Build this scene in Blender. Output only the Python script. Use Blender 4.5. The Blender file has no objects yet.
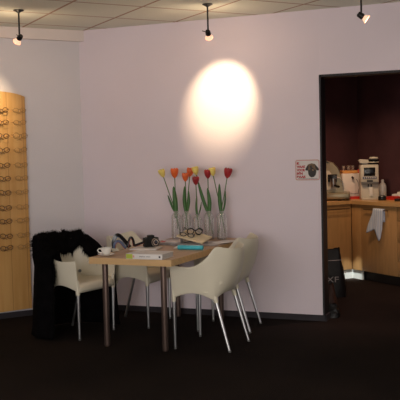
import bpy, bmesh, math, random
from math import sin, cos, pi, radians
from mathutils import Vector, Matrix
random.seed(7)
COL = bpy.context.scene.collection
V = Vector

# ------------------------------------------------------------------ materials
def mat(name, col, rough=.5, metal=0, spec=.5, noise=None, bump=None, coat=0, sheen=0):
    m = bpy.data.materials.new(name); m.use_nodes = True
    nt = m.node_tree; b = nt.nodes['Principled BSDF']
    b.inputs['Base Color'].default_value = (*col, 1)
    b.inputs['Roughness'].default_value = rough
    b.inputs['Metallic'].default_value = metal
    b.inputs['Specular IOR Level'].default_value = spec
    b.inputs['Coat Weight'].default_value = coat
    b.inputs['Sheen Weight'].default_value = sheen
    if noise:                       # (scale, amount, stretch)
        sc, amt, st = noise
        tc = nt.nodes.new('ShaderNodeTexCoord'); mp = nt.nodes.new('ShaderNodeMapping')
        mp.inputs['Scale'].default_value = st
        n = nt.nodes.new('ShaderNodeTexNoise'); n.inputs['Scale'].default_value = sc; n.inputs['Detail'].default_value = 5
        r = nt.nodes.new('ShaderNodeValToRGB')
        r.color_ramp.elements[0].position = .3; r.color_ramp.elements[1].position = .7
        r.color_ramp.elements[0].color = (*[c*(1-amt) for c in col], 1)
        r.color_ramp.elements[1].color = (*[min(1, c*(1+amt)) for c in col], 1)
        nt.links.new(tc.outputs['Object'], mp.inputs['Vector']); nt.links.new(mp.outputs[0], n.inputs['Vector'])
        nt.links.new(n.outputs['Fac'], r.inputs['Fac']); nt.links.new(r.outputs['Color'], b.inputs['Base Color'])
    if bump:
        sc, stg = bump
        tc = nt.nodes.new('ShaderNodeTexCoord')
        n = nt.nodes.new('ShaderNodeTexNoise'); n.inputs['Scale'].default_value = sc; n.inputs['Detail'].default_value = 6
        bp = nt.nodes.new('ShaderNodeBump'); bp.inputs['Strength'].default_value = stg; bp.inputs['Distance'].default_value = .01
        nt.links.new(tc.outputs['Object'], n.inputs['Vector']); nt.links.new(n.outputs['Fac'], bp.inputs['Height'])
        nt.links.new(bp.outputs[0], b.inputs['Normal'])
    return m

def emis(name, col, s):
    m = bpy.data.materials.new(name); m.use_nodes = True
    b = m.node_tree.nodes['Principled BSDF']
    b.inputs['Base Color'].default_value = (*col, 1)
    b.inputs['Emission Color'].default_value = (*col, 1); b.inputs['Emission Strength'].default_value = s
    return m

def glassy(name, tint, body=.20, gloss=.5):
    m = bpy.data.materials.new(name); m.use_nodes = True
    nt = m.node_tree; nt.nodes.clear()
    o = nt.nodes.new('ShaderNodeOutputMaterial')
    t = nt.nodes.new('ShaderNodeBsdfTransparent'); t.inputs[0].default_value = (*tint, 1)
    g = nt.nodes.new('ShaderNodeBsdfGlossy'); g.inputs['Roughness'].default_value = .08
    d = nt.nodes.new('ShaderNodeBsdfDiffuse'); d.inputs[0].default_value = (.85, .85, .85, 1)
    lw = nt.nodes.new('ShaderNodeLayerWeight'); lw.inputs['Blend'].default_value = gloss
    tc = nt.nodes.new('ShaderNodeTexCoord'); w = nt.nodes.new('ShaderNodeTexWave')
    w.wave_type = 'BANDS'; w.bands_direction = 'Z'; w.inputs['Scale'].default_value = 28
    bp = nt.nodes.new('ShaderNodeBump'); bp.inputs['Strength'].default_value = .5; bp.inputs['Distance'].default_value = .004
    nt.links.new(tc.outputs['Object'], w.inputs['Vector']); nt.links.new(w.outputs['Fac'], bp.inputs['Height'])
    nt.links.new(bp.outputs[0], g.inputs['Normal']); nt.links.new(bp.outputs[0], lw.inputs['Normal'])
    m1 = nt.nodes.new('ShaderNodeMixShader'); m1.inputs[0].default_value = body
    m2 = nt.nodes.new('ShaderNodeMixShader')
    nt.links.new(t.outputs[0], m1.inputs[1]); nt.links.new(d.outputs[0], m1.inputs[2])
    nt.links.new(lw.outputs['Facing'], m2.inputs[0]); nt.links.new(m1.outputs[0], m2.inputs[1]); nt.links.new(g.outputs[0], m2.inputs[2])
    nt.links.new(m2.outputs[0], o.inputs[0])
    return m

M = {}
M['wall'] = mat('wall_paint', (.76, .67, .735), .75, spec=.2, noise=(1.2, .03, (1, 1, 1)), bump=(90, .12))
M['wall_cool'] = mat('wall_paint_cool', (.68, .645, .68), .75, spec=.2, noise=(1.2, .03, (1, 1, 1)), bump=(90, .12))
M['maroon'] = mat('maroon_wall', (.075, .032, .038), .7, spec=.25, noise=(3, .2, (1, 1, 1)), bump=(60, .1))
M['black_paint'] = mat('black_paint', (.012, .010, .012), .5, spec=.3, noise=(8, .2, (1, 1, 1)))
M['skirt'] = mat('dark_skirting', (.035, .030, .036), .6, spec=.2, noise=(5, .2, (1, 1, 1)))
M['soffit'] = mat('soffit_paint', (.76, .67, .64), .7, spec=.2, noise=(2, .03, (1, 1, 1)))
M['shell'] = mat('cream_plastic', (.72, .66, .535), .36, spec=.4, noise=(4, .03, (1, 1, 1)))
M['alu'] = mat('satin_aluminium', (.62, .62, .64), .32, 1, noise=(30, .08, (1, 1, .1)))
M['grey_plastic'] = mat('grey_plastic', (.12, .12, .12), .5, noise=(9, .1, (1, 1, 1)))
M['brown_metal'] = mat('bronze_leg', (.16, .11, .095), .32, .75, noise=(6, .15, (1, 1, .2)))
M['fur'] = mat('black_fur', (.004, .0035, .0035), .95, spec=.08, noise=(25, .4, (1, 1, 1)))
M['coat'] = mat('black_wool', (.003, .0025, .003), .95, spec=.05, noise=(12, .4, (1, 1, 1)), bump=(40, .5))
M['white_china'] = mat('white_china', (.80, .77, .72), .2, spec=.5, noise=(5, .02, (1, 1, 1)))
M['coffee'] = mat('coffee', (.06, .025, .012), .2, noise=(9, .2, (1, 1, 1)))
M['paper'] = mat('white_paper', (.72, .68, .66), .6, noise=(6, .06, (1, 1, 1)))
M['pages'] = mat('page_edges', (.55, .52, .50), .7, noise=(8, .15, (1, 1, 60)))
M['grey_cover'] = mat('grey_cover', (.33, .31, .32), .35, noise=(14, .45, (1, 1, 1)))
M['pale_cover'] = mat('pale_cover', (.55, .50, .50), .35, noise=(10, .3, (1, 1, 1)))
M['red_print'] = mat('red_print', (.55, .05, .04), .5, noise=(10, .1, (1, 1, 1)))
M['lime'] = mat('lime_print', (.45, .50, .06), .5, noise=(10, .1, (1, 1, 1)))
M['pink'] = mat('pink_print', (.70, .30, .28), .5, noise=(10, .1, (1, 1, 1)))
M['ink'] = mat('black_print', (.03, .03, .035), .5, noise=(10, .1, (1, 1, 1)))
M['grey_ink'] = mat('grey_print', (.28, .26, .27), .5, noise=(10, .1, (1, 1, 1)))
M['cyan'] = mat('cyan_plastic', (.07, .50, .62), .35, noise=(20, .12, (1, 1, 1)))
M['cream_card'] = mat('cream_card', (.72, .60, .40), .5, noise=(5, .08, (1, 1, 1)))
M['black_gloss'] = mat('black_gloss', (.010, .010, .012), .25, spec=.5, noise=(12, .2, (1, 1, 1)))
M['camera_black'] = mat('camera_black', (.014, .014, .014), .6, spec=.3, noise=(60, .3, (1, 1, 1)), bump=(200, .4))
M['glass_lens'] = mat('lens_glass', (.03, .03, .05), .05, spec=.8, coat=1, noise=(5, .1, (1, 1, 1)))
M['silver_ring'] = mat('pale_ring', (.62, .52, .45), .3, .5, noise=(5, .1, (1, 1, 1)))
M['strap_blue'] = mat('strap_blue', (.10, .13, .22), .7, noise=(30, .2, (1, 1, 1)))
M['strap_red'] = mat('strap_red', (.32, .06, .05), .7, noise=(30, .2, (1, 1, 1)))
M['tul_red'] = mat('dark_red_petal', (.36, .012, .018), .45, noise=(20, .3, (1, 1, .3)), sheen=.2)
M['tul_orange'] = mat('orange_petal', (.85, .13, .02), .45, noise=(25, .35, (1, 1, .3)), sheen=.2)
M['tul_yellow'] = mat('yellow_petal', (.85, .66, .16), .45, noise=(20, .15, (1, 1, .3)), sheen=.2)
M['leaf'] = mat('tulip_leaf', (.05, .145, .035), .5, noise=(25, .25, (4, 4, .6)))
M['stem'] = mat('tulip_stem', (.07, .15, .035), .5, noise=(20, .2, (1, 1, 1)))
M['vase'] = glassy('vase_glass', (.95, .95, .95))
M['tumbler'] = glassy('tumbler_glass', (.95, .9, .85), .1)
M['lamp_black'] = mat('lamp_black', (.014, .012, .012), .35, .3, noise=(9, .1, (1, 1, 1)))
M['beech_cab'] = mat('beech_cabinet', (.47, .265, .105), .5, noise=(5, .10, (6, 6, .7)))
M['beech_edge'] = mat('beech_worktop', (.62, .36, .15), .35, noise=(5, .12, (1, 5, 5)))
M['steel'] = mat('steel', (.55, .52, .50), .3, 1, noise=(12, .1, (1, 1, 1)))
M['dark_bar'] = mat('handle_bar', (.16, .10, .06), .4, .6, noise=(12, .1, (1, 1, 1)))
M['kick'] = mat('white_plinth', (.62, .64, .62), .35, spec=.5, noise=(6, .05, (1, 1, 1)))
M['kick_shaded'] = mat('shaded_plinth', (.012, .008, .007), .6, noise=(6, .1, (1, 1, 1)))  # right-run plinth, its shade painted in as near-black
M['champagne'] = mat('champagne_plastic', (.32, .27, .18), .3, .5, noise=(6, .05, (1, 1, 1)))
M['off_white'] = mat('off_white_plastic', (.58, .54, .46), .4, noise=(6, .04, (1, 1, 1)))
M['white_plastic'] = mat('white_plastic', (.75, .72, .68), .35, noise=(6, .04, (1, 1, 1)))
M['screen'] = mat('dark_screen', (.008, .008, .010), .15, noise=(6, .04, (1, 1, 1)))
M['buttons'] = mat('blue_grey_panel', (.10, .11, .17), .4, noise=(6, .04, (1, 1, 1)))
M['amber_wood'] = mat('amber_tray', (.75, .36, .10), .45, noise=(9, .1, (1, 1, 6)))
M['red_plastic'] = mat('red_plastic', (.60, .03, .02), .35, noise=(6, .04, (1, 1, 1)))
M['bin_bag'] = mat('black_bag', (.005, .0045, .005), .4, spec=.25, noise=(7, .3, (1, 1, 1)), bump=(14, .6))
M['brown_bag'] = mat('brown_bag', (.030, .014, .010), .5, spec=.3, noise=(7, .4, (1, 1, 1)), bump=(14, .6))
M['sign_white'] = mat('sign_white', (.66, .60, .58), .45, noise=(6, .04, (1, 1, 1)))
M['sign_red'] = mat('sign_red', (.42, .03, .035), .5, noise=(6, .04, (1, 1, 1)))
M['sign_pink'] = mat('sign_border', (.55, .16, .15), .5, noise=(6, .04, (1, 1, 1)))
M['dog_dark'] = mat('dog_dark', (.025, .018, .014), .6, noise=(40, .4, (1, 1, 1)))
M['dog_brown'] = mat('dog_brown', (.13, .075, .035), .6, noise=(60, .4, (1, 1, 1)))
M['dog_tan'] = mat('dog_tan', (.22, .12, .06), .6, noise=(60, .4, (1, 1, 1)))
M['rim_dark'] = mat('dark_rims', (.09, .035, .012), .3, noise=(6, .04, (1, 1, 1)))
M['rim_gold'] = mat('gold_rims', (.30, .17, .07), .3, .6, noise=(6, .04, (1, 1, 1)))
M['peg'] = mat('clear_peg', (.75, .6, .42), .2, noise=(6, .04, (1, 1, 1)))
M['table_edge'] = mat('table_edge', (.60, .38, .18), .45, noise=(4, .1, (1, 8, 8)))

# towel: pale blue cotton with woven stripes
def towel_mat():
    m = mat('striped_towel', (.60, .64, .70), .85)
    nt = m.node_tree; b = nt.nodes['Principled BSDF']
    tc = nt.nodes.new('ShaderNodeTexCoord'); w = nt.nodes.new('ShaderNodeTexWave')
    w.bands_direction = 'X'; w.inputs['Scale'].default_value = 9; w.inputs['Distortion'].default_value = 1
    r = nt.nodes.new('ShaderNodeValToRGB'); r.color_ramp.elements[0].position = .1; r.color_ramp.elements[1].position = .4
    r.color_ramp.elements[0].color = (.44, .53, .72, 1); r.color_ramp.elements[1].color = (.66, .72, .84, 1)
    nt.links.new(tc.outputs['Object'], w.inputs['Vector']); nt.links.new(w.outputs['Fac'], r.inputs[0]); nt.links.new(r.outputs[0], b.inputs['Base Color'])
    return m
M['towel'] = towel_mat()

def carpet_mat():
    m = mat('dark_carpet', (.02, .01, .01), .95, spec=.1)
    nt = m.node_tree; b = nt.nodes['Principled BSDF']
    tc = nt.nodes.new('ShaderNodeTexCoord')
    n = nt.nodes.new('ShaderNodeTexNoise'); n.inputs['Scale'].default_value = 140; n.inputs['Detail'].default_value = 3
    n2 = nt.nodes.new('ShaderNodeTexNoise'); n2.inputs['Scale'].default_value = 1.2
    mx = nt.nodes.new('ShaderNodeMath'); mx.operation = 'MULTIPLY'
    r = nt.nodes.new('ShaderNodeValToRGB'); r.color_ramp.elements[0].position = .12; r.color_ramp.elements[1].position = .45
    r.color_ramp.elements[0].color = (.007, .0045, .0038, 1); r.color_ramp.elements[1].color = (.021, .0135, .0105, 1)
    bp = nt.nodes.new('ShaderNodeBump'); bp.inputs['Strength'].default_value = .6; bp.inputs['Distance'].default_value = .01
    nt.links.new(tc.outputs['Object'], n.inputs['Vector']); nt.links.new(tc.outputs['Object'], n2.inputs['Vector'])
    nt.links.new(n.outputs['Fac'], mx.inputs[0]); nt.links.new(n2.outputs['Fac'], mx.inputs[1])
    nt.links.new(mx.outputs[0], r.inputs[0]); nt.links.new(r.outputs[0], b.inputs['Base Color'])
    nt.links.new(n.outputs['Fac'], bp.inputs['Height']); nt.links.new(bp.outputs[0], b.inputs['Normal'])
    return m
M['carpet'] = carpet_mat()

def wood_panel(name, c0, c1, seam, seam_w, scale=(1, 1, 1), seams=True, xoff=0.):
    """plain beech veneer; vertical strip joints every `seam` metres along object x"""
    m = mat(name, c0, .42, spec=.4)
    nt = m.node_tree; b = nt.nodes['Principled BSDF']
    tc = nt.nodes.new('ShaderNodeTexCoord'); mp = nt.nodes.new('ShaderNodeMapping'); mp.inputs['Scale'].default_value = scale
    n = nt.nodes.new('ShaderNodeTexNoise'); n.inputs['Scale'].default_value = 3; n.inputs['Detail'].default_value = 6
    r = nt.nodes.new('ShaderNodeValToRGB'); r.color_ramp.elements[0].position = .35; r.color_ramp.elements[1].position = .65
    r.color_ramp.elements[0].color = (*c0, 1); r.color_ramp.elements[1].color = (*c1, 1)
    nt.links.new(tc.outputs['Object'], mp.inputs[0]); nt.links.new(mp.outputs[0], n.inputs['Vector']); nt.links.new(n.outputs['Fac'], r.inputs[0])
    out = r.outputs[0]
    if seams:
        sx = nt.nodes.new('ShaderNodeSeparateXYZ'); nt.links.new(tc.outputs['Object'], sx.inputs[0])
        a = nt.nodes.new('ShaderNodeMath'); a.operation = 'ADD'; a.inputs[1].default_value = 50*seam+xoff
        nt.links.new(sx.outputs['X'], a.inputs[0])
        md = nt.nodes.new('ShaderNodeMath'); md.operation = 'MODULO'; md.inputs[1].default_value = seam; nt.links.new(a.outputs[0], md.inputs[0])
        lt = nt.nodes.new('ShaderNodeMath'); lt.operation = 'LESS_THAN'; lt.inputs[1].default_value = seam_w; nt.links.new(md.outputs[0], lt.inputs[0])
        mx = nt.nodes.new('ShaderNodeMix'); mx.data_type = 'RGBA'
        nt.links.new(lt.outputs[0], mx.inputs['Factor']); nt.links.new(out, mx.inputs[6]); mx.inputs[7].default_value = (c0[0]*.62, c0[1]*.55, c0[2]*.5, 1)
        out = mx.outputs[2]
    nt.links.new(out, b.inputs['Base Color'])
    return m
M['board'] = wood_panel('display_board_wood', (.56, .30, .095), (.64, .37, .135), .16, .004, (6, 6, .5), True, .03)
M['table'] = wood_panel('table_top_wood', (.40, .255, .15), (.48, .32, .20), 1, .01, (8, .8, 8), False)

def ceiling_mat():
    m = mat('ceiling_tiles', (.5, .5, .4), .9, spec=.1)
    nt = m.node_tree; b = nt.nodes['Principled BSDF']
    tc = nt.nodes.new('ShaderNodeTexCoord'); sx = nt.nodes.new('ShaderNodeSeparateXYZ'); nt.links.new(tc.outputs['Object'], sx.inputs[0])
    masks = []
    for ax, off, per in (('X', .038, .623), ('Y', -.843, .597)):
        a = nt.nodes.new('ShaderNodeMath'); a.operation = 'ADD'; a.inputs[1].default_value = off+40*per+.012; nt.links.new(sx.outputs[ax], a.inputs[0])
        md = nt.nodes.new('ShaderNodeMath'); md.operation = 'MODULO'; md.inputs[1].default_value = per; nt.links.new(a.outputs[0], md.inputs[0])
        lt = nt.nodes.new('ShaderNodeMath'); lt.operation = 'LESS_THAN'; lt.inputs[1].default_value = .024; nt.links.new(md.outputs[0], lt.inputs[0])
        masks.append(lt)
    mxx = nt.nodes.new('ShaderNodeMath'); mxx.operation = 'MAXIMUM'
    nt.links.new(masks[0].outputs[0], mxx.inputs[0]); nt.links.new(masks[1].outputs[0], mxx.inputs[1])
    n = nt.nodes.new('ShaderNodeTexNoise'); n.inputs['Scale'].default_value = 60; nt.links.new(tc.outputs['Object'], n.inputs['Vector'])
    r = nt.nodes.new('ShaderNodeValToRGB'); r.color_ramp.elements[0].color = (.72, .72, .62, 1); r.color_ramp.elements[1].color = (.80, .79, .69, 1)
    nt.links.new(n.outputs['Fac'], r.inputs[0])
    mx = nt.nodes.new('ShaderNodeMix'); mx.data_type = 'RGBA'
    nt.links.new(mxx.outputs[0], mx.inputs['Factor']); nt.links.new(r.outputs[0], mx.inputs[6]); mx.inputs[7].default_value = (.46, .32, .24, 1)
    nt.links.new(mx.outputs[2], b.inputs['Base Color'])
    return m
M['ceiling'] = ceiling_mat()

# ------------------------------------------------------------------ mesh helpers
class MB:
    def __init__(s): s.bm = bmesh.new()
    def box(s, c, size, rz=0, bev=0, mtx=None):
        m = (mtx or Matrix()) @ Matrix.Translation(V(c)) @ Matrix.Rotation(rz, 4, 'Z') @ Matrix.Diagonal((*size, 1))
        r = bmesh.ops.create_cube(s.bm, size=1, matrix=m)
        if bev:
            es = {e for v in r['verts'] for e in v.link_edges}
            bmesh.ops.bevel(s.bm, geom=list(es), offset=bev, segments=2, affect='EDGES', profile=.5)
        return s
    def tube(s, pts, radii, seg=12, cap=True):
        pts = [V(p) for p in pts]
        if not hasattr(radii, '__len__'): radii = [radii]*len(pts)
        rings = []; up = None
        for i, p in enumerate(pts):
            d = (pts[min(i+1, len(pts)-1)]-pts[max(i-1, 0)]).normalized()
            if up is None: up = V((0, 0, 1)) if abs(d.z) < .9 else V((1, 0, 0))
            a = d.cross(up).normalized(); b = a.cross(d).normalized(); up = b
            rings.append([s.bm.verts.new(p+(a*cos(t)+b*sin(t))*radii[i]) for t in [2*pi*k/seg for k in range(seg)]])
        for r0, r1 in zip(rings, rings[1:]):
            for k in range(seg): s.bm.faces.new((r0[k], r0[(k+1) % seg], r1[(k+1) % seg], r1[k]))
        if cap: s.bm.faces.new(rings[0]); s.bm.faces.new(rings[-1])
        return s
    def lathe(s, prof, seg=24, c=(0, 0, 0), mtx=None, capped=True):
        mm = (mtx or Matrix.Translation(V(c)))
        rings = []
        for r, z in prof:
            rings.append([s.bm.verts.new(mm @ V((max(r, 1e-4)*cos(2*pi*k/seg), max(r, 1e-4)*sin(2*pi*k/seg), z))) for k in range(seg)])
        for r0, r1 in zip(rings, rings[1:]):
            for k in range(seg): s.bm.faces.new((r0[k], r0[(k+1) % seg], r1[(k+1) % seg], r1[k]))
        if capped: s.bm.faces.new(rings[0]); s.bm.faces.new(rings[-1])
        return s
    def grid(s, rows, close=False):
        vs = [[s.bm.verts.new(V(p)) for p in r] for r in rows]
        for a, b in zip(vs, vs[1:]):
            n = len(a)
            for k in range(n if close else n-1):
                s.bm.faces.new((a[k], a[(k+1) % n], b[(k+1) % n], b[k]))
        return vs
    def prism(s, poly, lo, hi, mtx=None):
        """poly in local xy, extruded local z lo..hi"""
        mm = mtx or Matrix()
        a = [s.bm.verts.new(mm @ V((x, y, lo))) for x, y in poly]; b = [s.bm.verts.new(mm @ V((x, y, hi))) for x, y in poly]
        s.bm.faces.new(a[::-1]); s.bm.faces.new(b); n = len(a)
        for k in range(n): s.bm.faces.new((a[k], a[(k+1) % n], b[(k+1) % n], b[k]))
        return s
    def build(s, name, m, parent=None, sharp=38, loc=None, rz=0):
        bm = s.bm
        bmesh.ops.recalc_face_normals(bm, faces=bm.faces)
        for f in bm.faces: f.smooth = True
        for e in bm.edges:
            if len(e.link_faces) == 2 and e.calc_face_angle(0) > radians(sharp): e.smooth = False
        me = bpy.data.meshes.new(name); bm.to_mesh(me); bm.free()
        o = bpy.data.objects.new(name, me); COL.objects.link(o)
        if m: me.materials.append(m)
        if parent: o.parent = parent
        if loc is not None: o.location = loc
        if rz: o.rotation_euler.z = rz
        return o

def empty(name, label, cat, loc=(0, 0, 0), rz=0, group=None):
    o = bpy.data.objects.new(name, None); COL.objects.link(o)
    o.empty_display_size = .05; o.location = loc; o.rotation_euler.z = rz
    return tag(o, label, cat, group)
def tag(o, label, cat, group=None):
    o['label'] = label; o['category'] = cat
    if group: o['group'] = group
    return o
def structure(o): o['kind'] = 'structure'; return o
def dup(root, loc, rz, label):
    r = root.copy(); COL.objects.link(r); r.location = loc; r.rotation_euler.z = rz; r['label'] = label
    for ch in list(root.children):
        c = ch.copy(); COL.objects.link(c); c.parent = r
        for g in list(ch.children):
            d = g.copy(); COL.objects.link(d); d.parent = c
    return r
def text(body, size, m, mtx, name, parent, bold=.0, width=None, extrude=.0006):
    cu = bpy.data.curves.new(name, 'FONT'); cu.body = body; cu.size = size; cu.extrude = extrude; cu.offset = bold
    t = bpy.data.objects.new(name+'_tmp', cu); COL.objects.link(t)
    dg = bpy.context.evaluated_depsgraph_get(); dg.update()
    me = bpy.data.meshes.new_from_object(t.evaluated_get(dg)); me.materials.clear(); me.materials.append(m)
    bpy.data.objects.remove(t)
    xs = [v.co.x for v in me.vertices]
    if width and xs:
        k = width/(max(xs)-min(xs)); x0 = min(xs)
        for v in me.vertices: v.co.x = (v.co.x-x0)*k
    me.transform(mtx)
    o = bpy.data.objects.new(name, me); COL.objects.link(o)
    if parent: o.parent = parent
    return o

# ------------------------------------------------------------------ room frame
H = 2.8
C0 = V((-1.176, 8.222, 0)); AL = -2.638; AR = -.379
Lv = V((cos(AL), sin(AL), 0)); Nl = V((-Lv.y, Lv.x, 0))        # along left wall / into the room
Rv = V((cos(AR), sin(AR), 0)); Nr = V((-Rv.y, Rv.x, 0))        # along right wall / behind it
K = V((1.81, 9.74, 0)); Ka = V((.483, -.876, 0)).normalized(); Kn = V((Ka.y*-1, Ka.x, 0))  # kitchen corner, run direction, into cabinet
JS = 2.442; LINT = 2.216; TH = .15

def wall_slab(name, P, d, n, length, z0, z1, th, m, s0=0):
    """box from P+s0*d along d, thickness th toward n"""
    b = MB(); c = P+d*(s0+length/2)+n*(th/2)
    b.box((0, 0, 0), (length, th, z1-z0))
    o = b.build(name, m); o.location = (c.x, c.y, (z0+z1)/2); o.rotation_euler.z = math.atan2(d.y, d.x)
    return structure(o)

fl = MB().box((0, 0, -.05), (16, 18, .1)).build('floor', M['carpet'], loc=(0, 4.5, 0)); structure(fl)
ce = MB().box((0, 0, .05), (22, 22, .1)).build('ceiling', M['ceiling'], loc=(C0.x, C0.y, H)); ce.rotation_euler.z = AL; structure(ce)
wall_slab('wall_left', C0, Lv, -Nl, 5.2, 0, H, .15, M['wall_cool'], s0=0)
# right wall: solid piece, lintel over the opening, piece beyond the opening
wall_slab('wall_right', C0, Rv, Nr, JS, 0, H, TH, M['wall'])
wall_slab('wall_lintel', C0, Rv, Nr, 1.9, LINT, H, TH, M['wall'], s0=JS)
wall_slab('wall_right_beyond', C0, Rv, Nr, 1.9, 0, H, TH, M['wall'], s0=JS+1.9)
# black lining of the opening
def lining(name, s, w, z0, z1):
    return wall_slab(name, C0-Nr*.008, Rv, Nr, w, z0, z1, TH+.016, M['black_paint'], s0=s)
lining('trim_1', JS-.004, .016, 0, LINT)
lining('trim_2', JS, 1.9, LINT-.016, LINT+.004)
lining('trim_3', JS+1.9-.012, .016, 0, LINT)
wall_slab('baseboard_left', C0, Lv, Nl, 5.2, 0, .054, .014, M['skirt'])
wall_slab('baseboard_right', C0, Rv, -Nr, JS+.03, 0, .054, .014, M['skirt'])
wall_slab('baseboard_jamb', C0+Rv*(JS+.012), Nr, Rv, TH+.014, 0, .054, .016, M['skirt'], s0=-.014)
# shallow pelmet along the top of the left wall
wall_slab('trim_4', C0-Lv*.04, Lv, Nl, 5.2, H-.108, H-.001, .045, M['soffit'])
# kitchen walls
DW = .66
KC = K-Ka*DW+Kn*DW
wall_slab('wall_kitchen_back', KC, -Kn, -Ka, 3.3, 0, H, .12, M['maroon'], s0=-.12)
wall_slab('wall_kitchen_side', KC, Ka, Kn, 5.2, 0, H, .12, M['maroon'], s0=0)
P0 = KC-Kn*3.2
wall_slab('wall_kitchen_end', P0, Ka, -Kn, 1.2, 0, H, .12, M['maroon'], s0=0)

# ------------------------------------------------------------------ display board with spectacles
AB = AL+pi                                      # local x to the right along the left wall, local y into the wall
def board_d(s):                                  # stand-off of the bent panel from the wall
    return .035+.05*max(0, sin(pi*(s-.585)/1.5))
SB0, SB1 = .585, 2.085
board = empty('display_board', 'tall beech display panel for spectacles on the left wall', 'display board',
              C0+Lv*SB0, AB)
b = MB(); front = []; back = []
NX = 40
xs = [-(SB1-SB0)*i/NX for i in range(NX+1)]
def top_z(x): return 2.19-.055*math.exp(x/.13)
NZ = 6
for off, store in ((0, front), (.018, back)):
    for j in range(NZ+1):
        store.append([(x, -board_d(SB0-x)+off, .075+(top_z(x)-.075)*j/NZ) for x in xs])
f = b.grid(front); g = b.grid(back)
for r in (0, NZ):
    for k in range(NX): b.bm.faces.new((f[r][k], f[r][k+1], g[r][k+1], g[r][k]))
for k in (0, NX):
    for r in range(NZ): b.bm.faces.new((f[r][k], f[r+1][k], g[r+1][k], g[r][k]))
b.build('panel', M['board'], board)
for x in (-.1, -.75, -1.4):
    for z in (.4, 1.2, 1.9):
        y = -board_d(SB0-x)+.018
        MB().tube([(x, y-.004, z), (x, -.0005, z)], .012, 10).build('wall_spacer', M['steel'], board)

def make_glasses(dark):
    t = empty('eyeglasses', '', 'eyeglasses')
    m = M['rim_dark'] if dark else M['rim_gold']; r = .0034 if dark else .0019
    for sx in (-1, 1):
        pts = [(sx*.034+.026*cos(a), -.004*abs(sx)+.0, .022*sin(a)) for a in [2*pi*k/20 for k in range(21)]]
        MB().tube(pts, r, 6).build('lens_rim', m, t)
        MB().tube([(sx*.060, 0, .006), (sx*.068, .004, .008), (sx*.069, .018, .006), (sx*.062, .026, .004),
                   (sx*.030, .028, -.010), (-sx*.020, .028, -.034)], r*.6, 6).build('temple', m, t)
    MB().tube([(-.009, 0, .004), (0, -.003, .010), (.009, 0, .004)], r, 6).build('bridge', m, t)
    return t
ords = ['top', 'second', 'third', 'fourth', 'fifth', 'sixth', 'seventh', 'eighth', 'ninth', 'tenth', 'eleventh']
zs = [2.0, 1.885, 1.757, 1.622, 1.478, 1.352, 1.218, 1.073, .945, .803, .690]
pg = {0: None, 1: None}
for ci, (s, dark, nm) in enumerate(((.655, False, 'fine gold spectacles'), (.830, True, 'dark rimmed spectacles'))):
    for ri, z in enumerate(zs):
        side = 'right-hand' if ci == 0 else 'left-hand'
        lab = '%s hung on display board, %s row of %s column' % (nm, ords[ri], side)
        y_off = board_d(s)+.036
        p = C0+Lv*s+Nl*y_off; p.z = z
        if pg[ci] is None:
            o = make_glasses(dark); pg[ci] = o
            o.location = p; o.rotation_euler.z = AB; o['label'] = lab
        else: o = dup(pg[ci], p, AB, lab)
        o['group'] = 'spectacles in the %s column of the display board' % side
        o.rotation_euler.y = random.uniform(-.08, .08)
        if (ci, ri) == (0, 2):                      # the large dark pair
            o.scale = (1.15, 1.15, 1.25)
        # peg under the bridge, part of the board
        x = SB0-s; yb = -board_d(s)
        MB().tube([(x, yb+.002, z-.002), (x, yb-.040, z+.001)], .0028, 6).build('peg', M['peg'], board)
# vertical dark line of the bigger pair's temple tips is in its own mesh

# ------------------------------------------------------------------ ceiling spots
def spot_lamp(loc, rod, aim, label, power, size, blend=.5):
    t = empty('ceiling_spotlight', label, 'spotlight', loc, 0, 'halogen spots on short rods under the ceiling')
    MB().lathe([(.0, 0), (.044, 0), (.044, -.006), (.012, -.022), (.006, -.03)], 20).build('ceiling_canopy', M['lamp_black'], t)
    MB().tube([(0, 0, -.02), (0, 0, -rod)], .0075, 10).build('rod', M['lamp_black'], t)
    d = V(aim).normalized(); q = d.to_track_quat('Z', 'Y').to_matrix().to_4x4()
    base = V((0, 0, -rod-.01))
    mt = Matrix.Translation(base) @ q
    h = MB().lathe([(.0, -.03), (.018, -.03), (.022, -.02), (.024, .012), (.016, .02), (.012, .022)], 18, mtx=mt)
    h.build('lamp_head', M['lamp_black'], t)
    MB().tube([mt @ V((.018, 0, -.02)), mt @ V((.045, 0, -.035))], .0035, 8).build('aiming_pin', M['lamp_black'], t)
    MB().lathe([(.012, .018), (.022, .026), (.032, .048), (.034, .052), (.033, .050), (.018, .030), (.0, .026)], 20, mtx=mt).build('reflector', M['reflector'], t)
    MB().lathe([(.0, .024), (.014, .028), (.022, .036), (.024, .041), (.018, .046), (0, .048)], 16, mtx=mt).build('bulb', M['bulb'], t)
    L = bpy.data.lights.new('spot_beam', 'SPOT'); L.energy = power; L.spot_size = radians(size); L.spot_blend = blend
    L.color = (1, .76, .44); L.shadow_soft_size = .02
    o = bpy.data.objects.new('spot_beam', L); COL.objects.link(o); o.parent = t
    o.matrix_local = Matrix.Translation(base+d*.07) @ d.to_track_quat('-Z', 'Y').to_matrix().to_4x4()
    P = bpy.data.lights.new('bulb_spill', 'POINT'); P.energy = 3.6 if power > 30 else .8; P.color = (1, .74, .48); P.shadow_soft_size = .03
    o = bpy.data.objects.new('bulb_spill', P); COL.objects.link(o); o.parent = t; o.location = base+d*.085
    return t
M['bulb'] = emis('halogen_bulb', (1, .93, .86), 22)
M['reflector'] = emis('halogen_reflector', (1, .62, .42), .9)
L1 = V((-1.503, 6.99, H)); L2 = V((.102, 6.93, H)); L3 = V((1.25, 6.2, H))
T2 = V((.245, 7.66, 2.07))
spot_lamp(L1, .225, C0+Lv*1.12+V((0, 0, 1.95))-(L1-V((0, 0, .24))), 'black rod spotlight nearest the display board', 62, 62, .9)
spot_lamp(L2, .235, T2-(L2-V((0, 0, .24))), 'black rod spotlight lighting the wall above the tulips', 95, 54, .8)
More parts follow.
